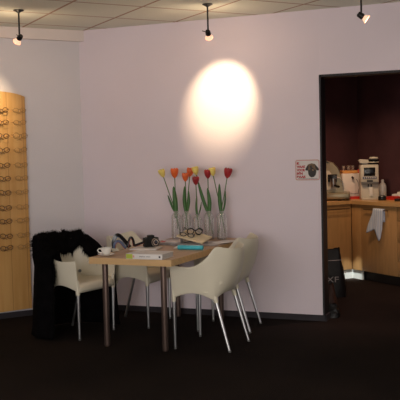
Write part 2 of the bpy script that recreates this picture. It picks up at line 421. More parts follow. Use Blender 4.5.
spot_lamp(L3, .24, V((.9, -.15, -.62)), 'black tilted rod spotlight above the kitchen opening', 9, 60, .8)

# ------------------------------------------------------------------ table
TA = math.atan2(-.411, .911)
TF = V((-.5567, 6.2225, 0))
e1 = V((cos(TA), sin(TA), 0)); e2 = V((-e1.y, e1.x, 0))
FL = V((-.882, 6.37, 0)); TW = .715; TL = 1.58
tc_ = FL+e1*(TW/2)+e2*(TL/2)
table = empty('dining_table', 'beech topped rectangular table standing in front of the corner', 'table', tc_, TA)
MB().box((0, 0, .749-.025+.0), (TW, TL, .048), bev=.002).build('tabletop', M['table'], table)
eb = MB()
eb.box((0, -TL/2-.0015, .725), (TW+.006, .003, .049)).box((0, TL/2+.0015, .725), (TW+.006, .003, .049))
eb.box((-TW/2-.0015, 0, .725), (.003, TL, .049)).box((TW/2+.0015, 0, .725), (.003, TL, .049))
eb.build('edge_band', M['table_edge'], table)
def tloc(p): d = V(p)-tc_; return d.dot(e1), d.dot(e2)
for p in ((-.783, 6.555, 0), (-.302, 6.336, 0), (.170, 7.50, 0), (-.235, 7.70, 0)):
    x, y = tloc(p)
    MB().tube([(x, y, .012), (x, y, .700)], .0245, 20).lathe([(.0, 0), (.020, 0), (.022, .012), (.0, .012)], 16, (x, y, 0)).build('leg', M['brown_metal'], table)
ap = MB()
ap.box((0, -TL/2+.33, .688), (TW-.3, .03, .022)).box((0, TL/2-.33, .688), (TW-.3, .03, .022)).box((0, 0, .688), (.03, TL-.66, .022))
ap.build('underframe', M['brown_metal'], table)
TZ = .7492

# ------------------------------------------------------------------ armchairs (local x = forward, y = left side)
def smooth(t): t = max(0, min(1, t)); return t*t*(3-2*t)
def lerp_path(pts, n):
    """Catmull-Rom through pts, n samples"""
    out = []; m = len(pts)-1
    for i in range(n):
        u = i/(n-1)*m; k = min(int(u), m-1); t = u-k
        p0, p1, p2, p3 = V(pts[max(k-1, 0)]), V(pts[k]), V(pts[k+1]), V(pts[min(k+2, m)])
        out.append(.5*((2*p1)+(-p0+p2)*t+(2*p0-5*p1+4*p2-p3)*t*t+(-p0+3*p1-3*p2+p3)*t**3))
    return out
half_top = [(.235, .262, .672), (.14, .270, .664), (.05, .272, .664), (-.02, .268, .688), (-.085, .255, .742), (-.13, .238, .800), (-.155, .218, .822), (-.19, .185, .814), (-.23, .135, .803), (-.255, .07, .796), (-.265, 0, .792)]
half_bot = [(.232, .232, .405), (.14, .242, .440), (.05, .240, .455), (-.02, .230, .445), (-.075, .212, .420), (-.108, .190, .405), (-.13, .160, .425), (-.148, .11, .445), (-.155, .05, .45), (-.157, 0, .45)]
top_path = [(x, -y, z) for x, y, z in half_top]+[(x, y, z) for x, y, z in half_top[-2::-1]]
bot_path = [(x, -y, z) for x, y, z in half_bot]+[(x, y, z) for x, y, z in half_bot[-2::-1]]
def make_chair(label):
    t = empty('armchair', label, 'chair', group='cream plastic armchairs around the table')
    n = 49
    tp, bp_ = lerp_path(top_path, n), lerp_path(bot_path, n)
    rows = []
    for j in range(10):
        v = j/9; row = []
        for i in range(n):
            w = smooth((i/(n-1)-.22)/.16)*smooth((.78-i/(n-1))/.16)   # 1 at the back
            hz = (1-w)*(v**.9)+w*(1-(1-v)**2.3)
            a, c = bp_[i], tp[i]
            row.append((a.x+(c.x-a.x)*hz, a.y+(c.y-a.y)*hz, a.z+(c.z-a.z)*v))
        rows.append(row)
    b = MB(); b.grid(rows); sh = b.build('shell', M['shell'], t, sharp=80)
    md = sh.modifiers.new('thick', 'SOLIDIFY'); md.thickness = .011; md.offset = 0
    md = sh.modifiers.new('bevel', 'BEVEL'); md.width = .003; md.segments = 2; md.limit_method = 'ANGLE'; md.angle_limit = radians(50)
    # seat pan with rolled front lip, blending up into the back
    rows = []
    prof = [(.243, .400), (.246, .425), (.243, .448), (.232, .462), (.21, .468), (.16, .462), (.08, .452), (.0, .446), (-.07, .446), (-.13, .458), (-.17, .49), (-.195, .53)]
    for x, z in prof:
        if x > -.06: hw = .236
        else: hw = .236-.055*smooth((-.06-x)/.12)
        row = []
        for k in range(13):
            u = -1+2*k/12
            dz = .018*abs(u)**3 if x < .2 else 0
            dx = -.012*u*u if x > .2 else .03*u*u*(1 if x < -.1 else 0)
            row.append((x+dx, hw*u, z+dz))
        rows.append(row)
    b = MB(); b.grid(rows); se = b.build('seat', M['shell'], t, sharp=80)
    md = se.modifiers.new('thick', 'SOLIDIFY'); md.thickness = .012; md.offset = 0
    for sx, a, c in (('f', (.222, .232, .50), (.222, .226, .0)), ('r', (-.105, .180, .45), (-.235, .192, .0))):
        for s in (-1, 1):
            p, q = V((a[0], a[1]*s, a[2])), V((c[0], c[1]*s, c[2]))
            lo = q+(p-q)*.03
            mid = q+(p-q)*(.78 if sx == 'f' else .86)
            lg = MB().tube([lo, mid], [.0115, .0148], 14).build('leg', M['alu'], t)
            MB().tube([q, lo], [.0118, .0125], 14).build('foot_cap', M['grey_plastic'], lg)
            MB().tube([mid-(p-q)*.02, mid+(p-q)*.05, p], [.0175, .019, .014], 14).build('leg_socket', M['shell'], t)
    for k in (-1, 1):
        MB().lathe([(0, 0), (.015, 0), (.015, .003), (0, .005)], 16, mtx=Matrix.Translation((-.122, .190*k, .512)) @ V((.75, -.62*k, .1)).to_track_quat('Z', 'Y').to_matrix().to_4x4()).build('bolt_cap', M['grey_plastic'], t)
    return t
cR1 = make_chair('cream plastic armchair nearest the camera, at right of table')
cR1.location = (.073, 6.512, 0); cR1.rotation_euler.z = radians(154)
dup(cR1, (.235, 7.153, 0), radians(162), 'cream armchair at the right rear of the table, behind nearest one')
c1 = dup(cR1, (-1.105, 7.10, 0), radians(-33), 'cream armchair at left of table under the black coat')
dup(cR1, (-.603, 7.49, 0), radians(-23), 'cream armchair between table and wall, behind cup and camera')

# ------------------------------------------------------------------ fur coat over the left chair
coat = empty('fur_coat', 'long black fur trimmed coat hanging over the left armchair', 'coat', (-1.105, 7.10, 0), radians(-33))
path_ = [(.03, -.300), (-.05, -.312), (-.13, -.300), (-.20, -.265), (-.27, -.19), (-.315, -.10), (-.33, .0), (-.325, .12), (-.28, .22), (-.20, .29), (-.10, .325), (.02, .335), (.13, .335)]
n = 57
cp = [V((p.x, p.y, 0)) for p in lerp_path([(x, y, 0) for x, y in path_], n)]
def crest(i):
    u = i/(n-1)
    base = .72+.125*smooth((u-.06)/.16)           # near arm up to the back
    base -= .16*smooth((u-.74)/.18)                # down along the far arm
    return base
rng = random.Random(3)
rows = []
levels = [('in', -.165, .62), ('in', -.05, .70), ('in', .0, .80), ('cr', .012, .90), ('out', .0, 1.02), ('out', -.06, 1.05), ('out', -.16, 1.04)]
cen = V((-.02, 0, 0))
for kind, dz, sc in levels:
    row = []
    for i in range(n):
        z = crest(i)+(dz*(1-.65*smooth((i/(n-1)-.68)/.12)) if kind == 'in' else dz)
        p = cen+(cp[i]-cen)*sc
        w = .010*sin(i*1.7+dz*40)+.008*sin(i*.63)
        row.append((p.x+w, p.y+w*.7, z+.012*sin(i*1.1+3*dz)))
    rows.append(row)
for j, z in enumerate((.60, .50, .38, .25, .13, .05, .012)):
    row = []
    for i in range(n):
        u = i/(n-1)
        sc = 1.05+.11*j/6+.022*sin(i*.8+1)*(j/6)+.012*sin(i*2.1)*(j/6)
        p = cen+(cp[i]-cen)*sc
        zz = min(z, crest(i)-.19-.02*j)
        if zz < .012: zz = .012
        row.append((p.x, p.y, zz))
    rows.append(row)
bc = MB(); bc.grid(rows); cb = bc.build('coat_body', M['coat'], coat, sharp=80)
md = cb.modifiers.new('thick', 'SOLIDIFY'); md.thickness = .02; md.offset = 0
# sleeve laid over the far arm, falling forward
sl = MB(); sl.tube([(-.22, .24, .82), (-.13, .30, .80), (-.05, .33, .735), (.03, .345, .66), (.08, .35, .60)], [.03, .035, .035, .03, .02], 14)
sl.build('sleeve', M['coat'], coat)
# fur tufts over the collar and down the near edge
fb = MB()
def tuft(p, d, l, w):
    d = d.normalized(); a = d.cross(V((rng.uniform(-1, 1), rng.uniform(-1, 1), rng.uniform(-1, 1)))).normalized()*w; c = d.cross(a).normalized()*w
    v = [fb.bm.verts.new(p+a), fb.bm.verts.new(p-a*.5+c*.87), fb.bm.verts.new(p-a*.5-c*.87), fb.bm.verts.new(p+d*l+V((0, 0, -l*.25)))]
    for q in ((0, 1, 3), (1, 2, 3), (2, 0, 3)): fb.bm.faces.new([v[k] for k in q])
R_ = [[V(p) for p in r] for r in rows]
for _ in range(5200):
    j = rng.choice([0, 0, 1, 1, 2, 3, 3, 4, 4, 5]); i = rng.randrange(0, n-1) if rng.random() > .0 else 0
    u, v = rng.random(), rng.random()
    p = R_[j][i].lerp(R_[j][i+1], u).lerp(R_[j+1][i].lerp(R_[j+1][i+1], u), v)
    out = (R_[j][i+1]-R_[j][i]).cross(R_[j+1][i]-R_[j][i]).normalized()
    outw = V((p.x-cen.x, p.y-cen.y, 0)).normalized()
    if j >= 3:
        if out.dot(outw) < 0: out = -out
    else:
        if out.dot(outw) > 0: out = -out
    if j == 0: out = out*.4+V((0, 0, -1))
    if j in (2, 3): out = out+V((0, 0, .8))
    tuft(p, out+V([rng.uniform(-.5, .5) for _ in range(3)]), rng.uniform(.026, .052), .0028)
for _ in range(1500):                                # near front edge trim
    j = rng.randrange(5, len(R_)-2); i = rng.choice([0, 0, 1, 2])
    p = R_[j][i].lerp(R_[j+1][i], rng.random())+V((.0, 0, 0))
    tuft(p, V((rng.uniform(.3, 1), rng.uniform(-.8, .3), rng.uniform(-.5, .3))), rng.uniform(.018, .035), .0022)
fb.build('fur_trim', M['fur'], coat, sharp=180)

# ------------------------------------------------------------------ things on the table
def tree_lathe(name, prof, m, parent, seg=28, c=(0, 0, 0)): return MB().lathe(prof, seg, c).build(name, m, parent)
cup = empty('coffee_cup', 'white china coffee cup on its saucer near table corner', 'cup', (-.757, 6.455, TZ+.0125))
tree_lathe('bowl', [(.0, 0), (.022, 0), (.024, .004), (.037, .022), (.043, .045), (.045, .058), (.043, .058), (.040, .044), (.034, .022), (.02, .008), (0, .007)], M['white_china'], cup)
tree_lathe('coffee', [(.0, .0485), (.0405, .0485), (.0405, .050), (0, .050)], M['coffee'], cup)
MB().tube([(-.040, -.006, .048), (-.058, -.01, .052), (-.068, -.012, .040), (-.060, -.011, .024), (-.036, -.006, .018)], .0045, 8).build('handle', M['white_china'], cup)
sau = tag(MB().lathe([(0, 0), (.035, 0), (.040, .003), (.066, .013), (.070, .016), (.066, .017), (.038, .008), (.030, .006), (0, .006)], 32).build('saucer', M['white_china']),
          'white saucer under the coffee cup', 'saucer'); sau.location = (-.757, 6.455, TZ)
cup.location.z = TZ+.0072

# catalogue
cat = empty('catalogue', 'thick white catalogue lying at the front table corner', 'book', (-.399, 6.262, TZ), radians(-22))
W_, D_, T_ = .307, .212, .042
MB().box((0, .002, T_/2), (W_-.006, D_-.008, T_-.006)).build('pages', M['pages'], cat)
cv = MB(); cv.box((0, 0, .0016), (W_, D_, .0032)).box((0, 0, T_-.0016), (W_, D_, .0032)).box((0, -D_/2+.0015, T_/2), (W_, .003, T_), bev=.001)
cv.build('cover', M['paper'], cat)
MB().box((-W_/2+.030, -D_/2-.0007, T_/2), (.054, .0014, T_-.006)).build('spine_label', M['lime'], cat)
MB().box((-W_/2+.066, -D_/2-.0007, T_/2), (.012, .0014, .018)).build('spine_mark', M['pink'], cat)
MB().box((W_/2-.022, -D_/2-.0007, T_/2), (.014, .0014, .014)).build('spine_emblem', M['ink'], cat)
sb = MB()
for k in range(15):
    if k != 8: sb.box((-.036+k*.0062, -D_/2-.0006, T_/2), (.0042, .0012, .007 if k % 3 else .009))
sb.build('spine_print', M['grey_ink'], cat)

# magazine under the camera
mg = tag(MB().box((0, 0, .004), (.235, .17, .008), bev=.001).box((.004, .004, .010), (.225, .165, .004)).build('magazine', M['paper']),
         'thin white magazine lying under the black camera', 'magazine'); mg.location = (-.470, 6.845, TZ); mg.rotation_euler.z = radians(-14)
# camera
cam_t = empty('camera', 'black reflex camera with striped neck strap on table', 'camera', (-.430, 6.915, TZ+.0125), radians(28))
cb_ = MB(); cb_.box((0, 0, .040), (.130, .055, .078), bev=.008); cb_.box((0, 0, .085), (.055, .052, .030), bev=.009); cb_.box((-.055, -.022, .040), (.026, .035, .072), bev=.009)
cb_.build('camera_body', M['camera_black'], cam_t)
mtl = Matrix.Translation((.012, -.028, .042)) @ Matrix.Rotation(pi/2, 4, 'X')
MB().lathe([(.0, 0), (.032, 0), (.032, .02), (.034, .022), (.034, .05), (.031, .055), (.027, .055), (.025, .048), (0, .046)], 24, mtx=mtl).build('lens', M['camera_black'], cam_t)
MB().lathe([(.033, .0), (.0355, .0), (.0355, .012), (.033, .012)], 24, mtx=mtl @ Matrix.Translation((0, 0, .038))).build('lens_ring', M['silver_ring'], cam_t)
MB().lathe([(0, .047), (.024, .049), (0, .053)], 20, mtx=mtl).build('front_glass', M['glass_lens'], cam_t)
MB().lathe([(0, 0), (.010, 0), (.010, .007), (0, .007)], 16, (-.042, 0, .078)).build('mode_dial', M['grey_plastic'], cam_t)
MB().box((0, .027, .034), (.06, .003, .042)).build('rear_screen', M['screen'], cam_t)
# strap as ribbon pieces (world points -> camera local)
cmi = (Matrix.Translation(cam_t.location) @ Matrix.Rotation(radians(28), 4, 'Z')).inverted()
def ribbon(name, pts, w, m, m2=None, th=.003):
    pts = lerp_path(pts, 25); b = MB(); b2 = MB(); r0 = []; r1 = []; rA = []; rB = []
    for i, p in enumerate(pts):
        d = (pts[min(i+1, 24)]-pts[max(i-1, 0)]).normalized()
        vd = V((.28, 1, .25)).normalized(); side = d.cross(vd).normalized()*w/2
        nn = d.cross(side).normalized()*th
        r0.append([cmi @ q for q in (p-side-nn, p+side-nn, p+side+nn, p-side+nn)])
        if m2:
            rA.append([cmi @ q for q in (p-side*1.01-nn*1.3, p-side*.7-nn*1.3, p-side*.7+nn*1.3, p-side*1.01+nn*1.3)])
    b.grid(r0, close=True); o = b.build(name, m, cam_t)
    if m2: b2.grid(rA, close=True); b2.build('strap_stripe', m2, o)
z0 = TZ+.018
ribbon('strap', [(-.735, 6.82, z0), (-.738, 6.825, z0+.05), (-.718, 6.83, z0+.10), (-.690, 6.83, z0+.105), (-.660, 6.84, z0+.075), (-.630, 6.85, z0+.035), (-.605, 6.86, z0)], .034, M['black_gloss'], M['strap_blue'])
ribbon('strap', [(-.728, 6.80, z0), (-.725, 6.80, z0+.035), (-.70, 6.80, z0+.060), (-.67, 6.80, z0+.045), (-.645, 6.80, z0+.012), (-.63, 6.80, z0)], .024, M['strap_blue'], M['strap_red'])
ribbon('strap', [(-.622, 6.84, z0), (-.612, 6.85, z0+.05), (-.594, 6.86, z0+.082), (-.576, 6.86, z0+.06), (-.568, 6.86, z0+.01), (-.56, 6.87, z0+.012), (-.50, 6.885, z0+.032), (-.465, 6.88, z0+.045)], .022, M['black_gloss'], M['strap_red'])

# magazines and papers at the back
def mag(name, lab, c, size, rz, m, z=0, cat_='magazine', curl=0):
    o = tag(MB().box((0, 0, size[2]/2), size, bev=min(.001, size[2]/4)).build(name, m), lab, cat_)
    o.location = (c[0], c[1], TZ+z); o.rotation_euler.z = radians(rz); return o
mag('magazine', 'grey magazine at the bottom of the pile, under the tray', (-.10, 7.10), (.20, .27, .020), -35, M['grey_cover'])
mag('magazine', 'grey glossy magazine lying at the left of the pile', (-.283, 7.245), (.20, .28, .010), -24, M['grey_cover'])
m2 = mag('magazine', 'pale magazine with a red printed corner atop grey magazine', (-.262, 7.27), (.19, .25, .009), -8, M['pale_cover'], .0105)
rc = MB().box((-.070, -.06, .0094), (.040, .11, .0012)).build('printed_corner', M['red_print'], m2)
mag('magazine', 'grey magazine spread flat at right rear of table', (.090, 7.13), (.29, .21, .008), 62, M['pale_cover'])
mag('leaflet', 'thin pale leaflet at the table edge by the right chairs', (.215, 7.20), (.15, .21, .003), -30, M['paper'], .0085, 'leaflet')
# cream presentation tray resting on the magazines
tu = V((.22, -.08, -.06)); tv = V((.12, .2, .02)); tv = (tv-tu*(tv.dot(tu)/tu.dot(tu)))
TX = tu.normalized(); TY = tv.normalized(); TN = TX.cross(TY)
TRM = Matrix((TX, TY, TN)).transposed().to_4x4(); TRM.translation = (-.06, 7.09, TZ+.064)
tray = empty('presentation_tray', 'cream flat tray propped up at the left before the vases', 'tray', TRM.translation)
tray.rotation_euler = TRM.to_euler()
MB().box((0, 0, .004), (.245, .235, .008), bev=.002).build('tray_base', M['cream_card'], tray)
# easel foot under the raised side (world points -> tray local)
ti = TRM.inverted(); q = MB()
for (x, y) in ((-.17, 7.05), (-.09, 7.16)):
    top = V((x, y, 0)); dz = TRM @ V((0, 0, 0)); zt = dz.z-((V((x, y, 0))-V((dz.x, dz.y, 0))).dot(V((TN.x, TN.y, 0))))/TN.z
    q.tube([ti @ V((x, y, TZ+.021)), ti @ V((x, y, zt+.001))], .010, 10)
q.box((0, 0, 0), (.15, .02, .006), mtx=ti @ Matrix.Translation((-.13, 7.105, TZ+.0235)) @ Matrix.Rotation(.94, 4, 'Z'))
q.build('easel_foot', M['grey_plastic'], tray)
rim = MB()
for c, s in (((0, .1135, .010), (.245, .008, .006)), ((0, -.1135, .010), (.245, .008, .006)), ((.1185, 0, .010), (.008, .235, .006)), ((-.1185, 0, .010), (.008, .235, .006))): rim.box(c, s, bev=.001)
rim.build('tray_rim', M['cream_card'], tray)
def sunglasses(loc, rz, lab):
    t = empty('reading_glasses', lab, 'glasses', loc, rz)
    for s in (-1, 1):
        pts = [(s*.036+.029*cos(a), 0, .022+.021*sin(a)) for a in [2*pi*k/20 for k in range(21)]]
        fr = MB().tube(pts, .0048, 8).build('lens_rim', M['black_gloss'], t)
        MB().lathe([(0, -.0008), (.027, -.0008), (.027, .0008), (0, .0008)], 20, mtx=Matrix.Translation((s*.036, 0, .022)) @ Matrix.Rotation(pi/2, 4, 'X') @ Matrix.Diagonal((1, .74, 1, 1))).build('lens', M['tumbler'], fr)
        MB().tube([(s*.066, 0, .032), (s*.070, .02, .034), (s*.068, .09, .030), (s*.058, .125, .006)], .0035, 8).build('temple', M['black_gloss'], t)
    MB().tube([(-.009, 0, .028), (0, -.002, .033), (.009, 0, .028)], .0034, 8).build('bridge', M['black_gloss'], t)
    return t
# magazines' pile height: tray base z
def on_tray(x, y, rz): return TRM @ Matrix.Translation((x, y, .0115)) @ Matrix.Rotation(rz, 4, 'Z')
for x, y, rz, lab, k in ((-.02, .045, .75, 'black framed glasses standing on the cream tray, farther pair', (1.1, .8, 1.25)),
                      (-.045, -.070, .35, 'black framed glasses on the cream tray, nearer pair', (.95, .45, .75))):
    t = sunglasses((0, 0, 0), 0, lab); m_ = on_tray(x, y, rz)
    t.location = m_.translation; t.rotation_euler = m_.to_euler(); t.scale = k
# cyan pencil tube
tube = empty('marker_tube', 'cyan plastic tube with white tip lying on the table', 'pen case', (-.090, 6.715, TZ+.0195), radians(-20))
MB().tube([(-.112, 0, 0), (-.108, 0, 0), (.108, 0, 0), (.112, 0, 0)], [.015, .019, .019, .015], 20).build('barrel', M['cyan'], tube)
MB().tube([(-.150, 0, -.008), (-.130, 0, -.003), (-.112, 0, 0)], [.004, .009, .013], 16).build('tip', M['white_plastic'], tube)
MB().box((.02, 0, .0192), (.12, .010, .0012)).build('label_strip', M['white_plastic'], tube)

# ------------------------------------------------------------------ vases + tulips
vx = [(-.228, 7.585, .262), (-.131, 7.560, .262), (-.028, 7.535, .235), (.077, 7.512, .262), (.193, 7.485, .262)]
vlab = ['leftmost clear glass bottle vase at the back of table', 'clear glass bottle vase second from the left',
        'shorter clear glass bottle vase, middle of the five', 'clear glass bottle vase second from the right',
        'rightmost clear glass bottle vase at the table back edge']
for (x, y, h), lab in zip(vx, vlab):
    t = empty('bottle_vase', lab, 'vase', (x, y, TZ), 0, 'glass bottle vases holding tulips')
    R0 = .047 if h > .25 else .043
    tree_lathe('glass_body', [(0, .001), (R0*.9, .001), (R0, .010), (R0, h-.055), (R0*.93, h-.038), (R0*.66, h-.020), (R0*.52, h-.012), (R0*.50, h)], M['vase'], t, 32)
    MB().tube([(R0*.50*cos(a), R0*.50*sin(a), h) for a in [2*pi*k/24 for k in range(25)]], .003, 8).build('lip', M['vase'], t)
    tree_lathe('thick_base', [(0, .002), (R0*.86, .002), (R0*.88, .012), (0, .014)], M['vase'], t, 24)
    bd = MB()
    for s in range(4):
        a = s*pi/2+AR
        for k in range(int((h-.075)/.0125)):
            z = .025+k*.0125
            bd.lathe([(0, -.0036), (.0042, -.0015), (.0042, .0015), (0, .0036)], 6, (R0*cos(a), R0*sin(a), z))
    bd.build('embossed_beads', M['bead'] if 'bead' in M else M.setdefault('bead', mat('bead_glass', (.92, .90, .90), .15, spec=.8, noise=(5, .1, (1, 1, 1)))), t)

def tulip(vase, head, foot, colr, lab, size=1.0, leaves=(), bend=0.):
    vxp, vyp, vh = vx[vase]
    neck = V((vxp, vyp, TZ+vh-.004))
    hd = V(head); ft = V(foot)
    t = empty('tulip', lab, 'flower', ft, 0, 'tulips in glass bottle vases')
    L_ = lambda p: V(p)-ft
    nk = neck+V(((hd.x-neck.x)*.04, 0, 0))
    mid = nk.lerp(hd, .5)+V((bend, 0, 0))
    pts = lerp_path([L_(ft), L_(nk), L_(mid), L_(hd)], 20)
    MB().tube(pts, [.0042]*19+[.0048], 8).build('stem', M['stem'], t)
    ax = (pts[-1]-pts[-3]).normalized()
    q = ax.to_track_quat('Z', 'Y').to_matrix().to_4x4(); q.translation = L_(hd)
    for k in range(6):
        inner = k % 2; a0 = k*pi/3
        rows = []
        for j in range(9):
            v = j/8
            r = (.037*sin(pi*min(v*.74+.08, 1))**.7)*(.90 if inner else 1)*size
            if v < .02: r = .004
            wdt = (sin(pi*min(max(v*.80+.10, 0), 1))**.5)*.66
            z = (-.006+.086*sin(v*pi/2)**.9*(1.02 if inner else 1))*size
            rows.append([q @ V((r*cos(a0+u*wdt)*(1-.10*abs(u)), r*sin(a0+u*wdt)*(1-.10*abs(u)), z-(.007*abs(u)**2*v*size))) for u in [-1, -.5, 0, .5, 1]])
        b = MB(); b.grid(rows); o = b.build('petal', M[colr], t, sharp=80)
    for (tip, base_z, wd, bx) in leaves:
        tipv = L_(tip); bs = L_(neck+V((0, -.004, base_z)))
        mid = bs.lerp(tipv, .5)+V((bx, 0, 0))
        pth = lerp_path([bs, mid, tipv], 12); rows = []
        for i, p in enumerate(pth):
            v = i/11; w = wd*(sin(pi*(v*.82+.14))**.8) if v < 1 else .0008
            rows.append([p+V((-w, .004+.006*v, 0)), p+V((-w*.5, -.002, 0)), p+V((0, -.005, 0)), p+V((w*.5, -.002, 0)), p+V((w, .004+.006*v, 0))])
        b = MB(); b.grid(rows); lf = b.build('leaf', M['leaf'], t, sharp=80)
        md = lf.modifiers.new('thick', 'SOLIDIFY'); md.thickness = .0015
def ft(i, dx, dz=.02): x, y, h = vx[i]; return (x+dx, y, TZ+dz)
# heads given by base of the bloom
tulip(0, (-.335, 7.56, 1.335), ft(0, .033, .06), 'tul_yellow', 'pale yellow tulip leaning out furthest left', .95)
tulip(0, (-.232, 7.585, 1.325), ft(0, .010, .10), 'tul_orange', 'big orange red tulip above the leftmost vase', 1.12,
      leaves=[((-.245, 7.57, 1.245), -.06, .022, .004), ((-.30, 7.57, 1.165), -.03, .010, -.004)])
tulip(1, (-.133, 7.545, 1.292), ft(1, -.02, .06), 'tul_orange', 'lower orange tulip above the second vase', .95,
      leaves=[((-.142, 7.545, 1.245), -.04, .014, -.012)])
tulip(1, (-.092, 7.57, 1.335), ft(1, .012, .08), 'tul_orange', 'upper orange tulip above the second vase', 1.0,
      leaves=[((-.108, 7.57, 1.21), -.04, .014, .012)])
tulip(2, (-.036, 7.50, 1.258), ft(2, .010, .05), 'tul_red', 'dark red tulip over the middle short vase', .95,
      leaves=[((-.030, 7.52, 1.16), -.05, .011, -.008), ((.012, 7.54, 1.10), -.03, .007, .006)])
tulip(3, (-.030, 7.54, 1.350), ft(3, .028, .05), 'tul_yellow', 'yellow tulip directly behind the middle dark red one', .95,
      leaves=[((-.018, 7.52, 1.295), -.04, .017, -.006)], bend=-.012)
tulip(3, (.076, 7.512, 1.315), ft(3, .006, .08), 'tul_red', 'dark red tulip upright above the fourth vase', 1.0,
      leaves=[((.070, 7.50, 1.225), -.05, .018, .012)])
tulip(4, (.126, 7.51, 1.338), ft(4, -.030, .06), 'tul_yellow', 'yellow tulip leaning left from the rightmost vase', .95)
tulip(4, (.252, 7.485, 1.315), ft(4, .028, .06), 'tul_red', 'large red tulip leaning furthest right', 1.15,
      leaves=[((.180, 7.49, 1.265), -.05, .018, -.006), ((.235, 7.49, 1.20), -.05, .009, .012)])

# ------------------------------------------------------------------ sign on the right wall
sign = empty('warning_sign', 'white guard dog sign with red lettering beside kitchen opening', 'sign', C0+Rv*2.203-Nr*.001+V((0, 0, 1.275)), AR)
SW, SH = .230, .192
def rrect(x0, y0, x1, y1, r, n=6):
    out = []
    for cx, cy, a0 in ((x1-r, y1-r, 0), (x0+r, y1-r, pi/2), (x0+r, y0+r, pi), (x1-r, y0+r, 3*pi/2)):
        out += [(cx+r*cos(a0+pi/2*k/n), cy+r*sin(a0+pi/2*k/n)) for k in range(n+1)]
    return out
SM = Matrix.Rotation(pi/2, 4, 'X')               # local xy -> wall plane, local z -> toward room
MB().prism(rrect(0, 0, SW, SH, .020), 0, .004, SM).build('plate', M['sign_white'], sign)
o1 = rrect(.005, .005, SW-.005, SH-.005, .018); o2 = rrect(.0105, .0105, SW-.0105, SH-.0105, .013)
b = MB(); vo = [[b.bm.verts.new(SM @ V((x, y, z))) for x, y in o] for o, z in ((o1, .0048), (o2, .0048))]
for k in range(len(o1)): b.bm.faces.new((vo[0][k], vo[0][(k+1) % len(o1)], vo[1][(k+1) % len(o1)], vo[1][k]))
b.build('border', M['sign_pink'], sign)
for k, (s, w) in enumerate((('IK', .028), ('WAAK', .082), ('VOOR', .078), ("M'N", .056), ('BAAS', .080))):
    text(s, .029, M['sign_red'], SM @ Matrix.Translation((.016, .1465-k*.0305, .0046)), 'lettering', sign, bold=.0019, width=w)
def poly(name, pts, m, z): MB().prism(pts, z, z+.0006, SM).build(name, m, sign)
# dog's head: drooping ears, brow, muzzle
def D(pts): return [(.0090*(x-45)/10, .192-.0089*(y-90)/10) for x, y in pts]
poly('dog_head', D([(165, 165), (180, 142), (215, 130), (250, 138), (268, 160), (285, 180), (292, 197), (278, 207), (266, 196), (263, 222), (255, 250), (240, 268), (215, 274), (195, 264), (182, 242), (178, 205), (168, 204), (150, 200), (154, 184)]), M['dog_brown'], .0042)
poly('dog_ear', D([(165, 165), (180, 148), (186, 165), (180, 198), (168, 204), (150, 200), (154, 184)]), M['dog_dark'], .0050)
poly('dog_ear', D([(268, 160), (256, 146), (250, 165), (262, 194), (278, 207), (292, 197), (285, 180)]), M['dog_dark'], .0050)
poly('dog_muzzle', D([(200, 192), (215, 178), (225, 176), (240, 190), (258, 200), (262, 222), (254, 250), (240, 267), (215, 273), (195, 263), (183, 242), (180, 205)]), M['dog_dark'], .0050)
poly('dog_brow', D([(196, 160), (214, 150), (222, 176), (205, 186)]), M['dog_dark'], .0056)
poly('dog_nose', D([(224, 188), (234, 192), (238, 204), (228, 208), (222, 200)]), M['dog_tan'], .0058)
b = MB()
xk = .030
while xk < .205:
    w = random.uniform(.004, .010); b.box((xk+w/2, -.0046, .018), (w, .0008, .0045)); xk += w+.003
b.build('small_print', M['ink'], sign)

# ------------------------------------------------------------------ kitchen (local x along Ka from corner, local y into the units)
KA_ = math.atan2(Ka.y, Ka.x)
def kpos(a, n_, z=0): p = K+Ka*a+Kn*n_; return V((p.x, p.y, z))
def unit_frame(name, lab, cat_, a0, rot, pos): return empty(name, lab, cat_, pos, rot)
ZT = .94; ZC = .898; ZK = .11; CD = .60
# right run: local x along Ka, local y along Kn
def cab_right(name, lab, x0, w, filler=False, drawers=False, kick=M['kick_shaded']):
    t = empty(name, lab, 'cabinet', kpos(x0, 0), KA_)
    MB().box((w/2, CD/2+.020, (ZC+ZK)/2), (w-.002, CD-.004, ZC-ZK)).build('carcass', M['beech_cab'], t)
    if filler:
        MB().box((w/2, .009, (ZC+ZK)/2), (w-.004, .018, ZC-ZK-.004), bev=.001).build('filler_panel', M['beech_cab'], t)
    elif drawers:
        zz = ZC-.004
        for h in (.16, .24, .21, .17):
            d = MB().box((w/2, .009, zz-h/2), (w-.006, .018, h-.005), bev=.001).build('drawer', M['beech_cab'], t)
            MB().tube([(w/2-.15, -.022, zz-.045), (w/2+.15, -.022, zz-.045)], .006, 8).box((w/2-.13, -.010, zz-.045), (.008, .022, .008)).box((w/2+.13, -.010, zz-.045), (.008, .022, .008)).build('handle', M['dark_bar'], d)
            zz -= h
    else:
        d = MB().box((w/2, .009, (ZC+ZK)/2), (w-.006, .018, ZC-ZK-.006), bev=.001).build('door', M['beech_cab'], t)
        MB().tube([(.075, -.028, .847), (w-.115, -.028, .847)], .0065, 10).box((.11, -.013, .847), (.009, .028, .009)).box((w-.15, -.013, .847), (.009, .028, .009)).build('handle', M['dark_bar'], d)
    MB().box((w/2-(.012 if filler else 0), .028 if filler else .06, ZK/2), (w+(.024 if filler else -.001), .014, ZK)).build('plinth', kick, t)
    return t
cab_right('corner_cabinet', 'narrow beech filler unit at the kitchen inner corner', 0.0, .168, filler=True, kick=M['kick'])
cab_right('base_cabinet', 'beech kitchen cabinet with a towel over its bar handle', .17, .608)
cab_right('drawer_cabinet', 'beech drawer unit at the right edge of kitchen run', .782, .60, drawers=True)
cab_right('base_cabinet', 'beech kitchen cabinet beyond the drawer unit, nearest kitchen end', 1.384, .60)
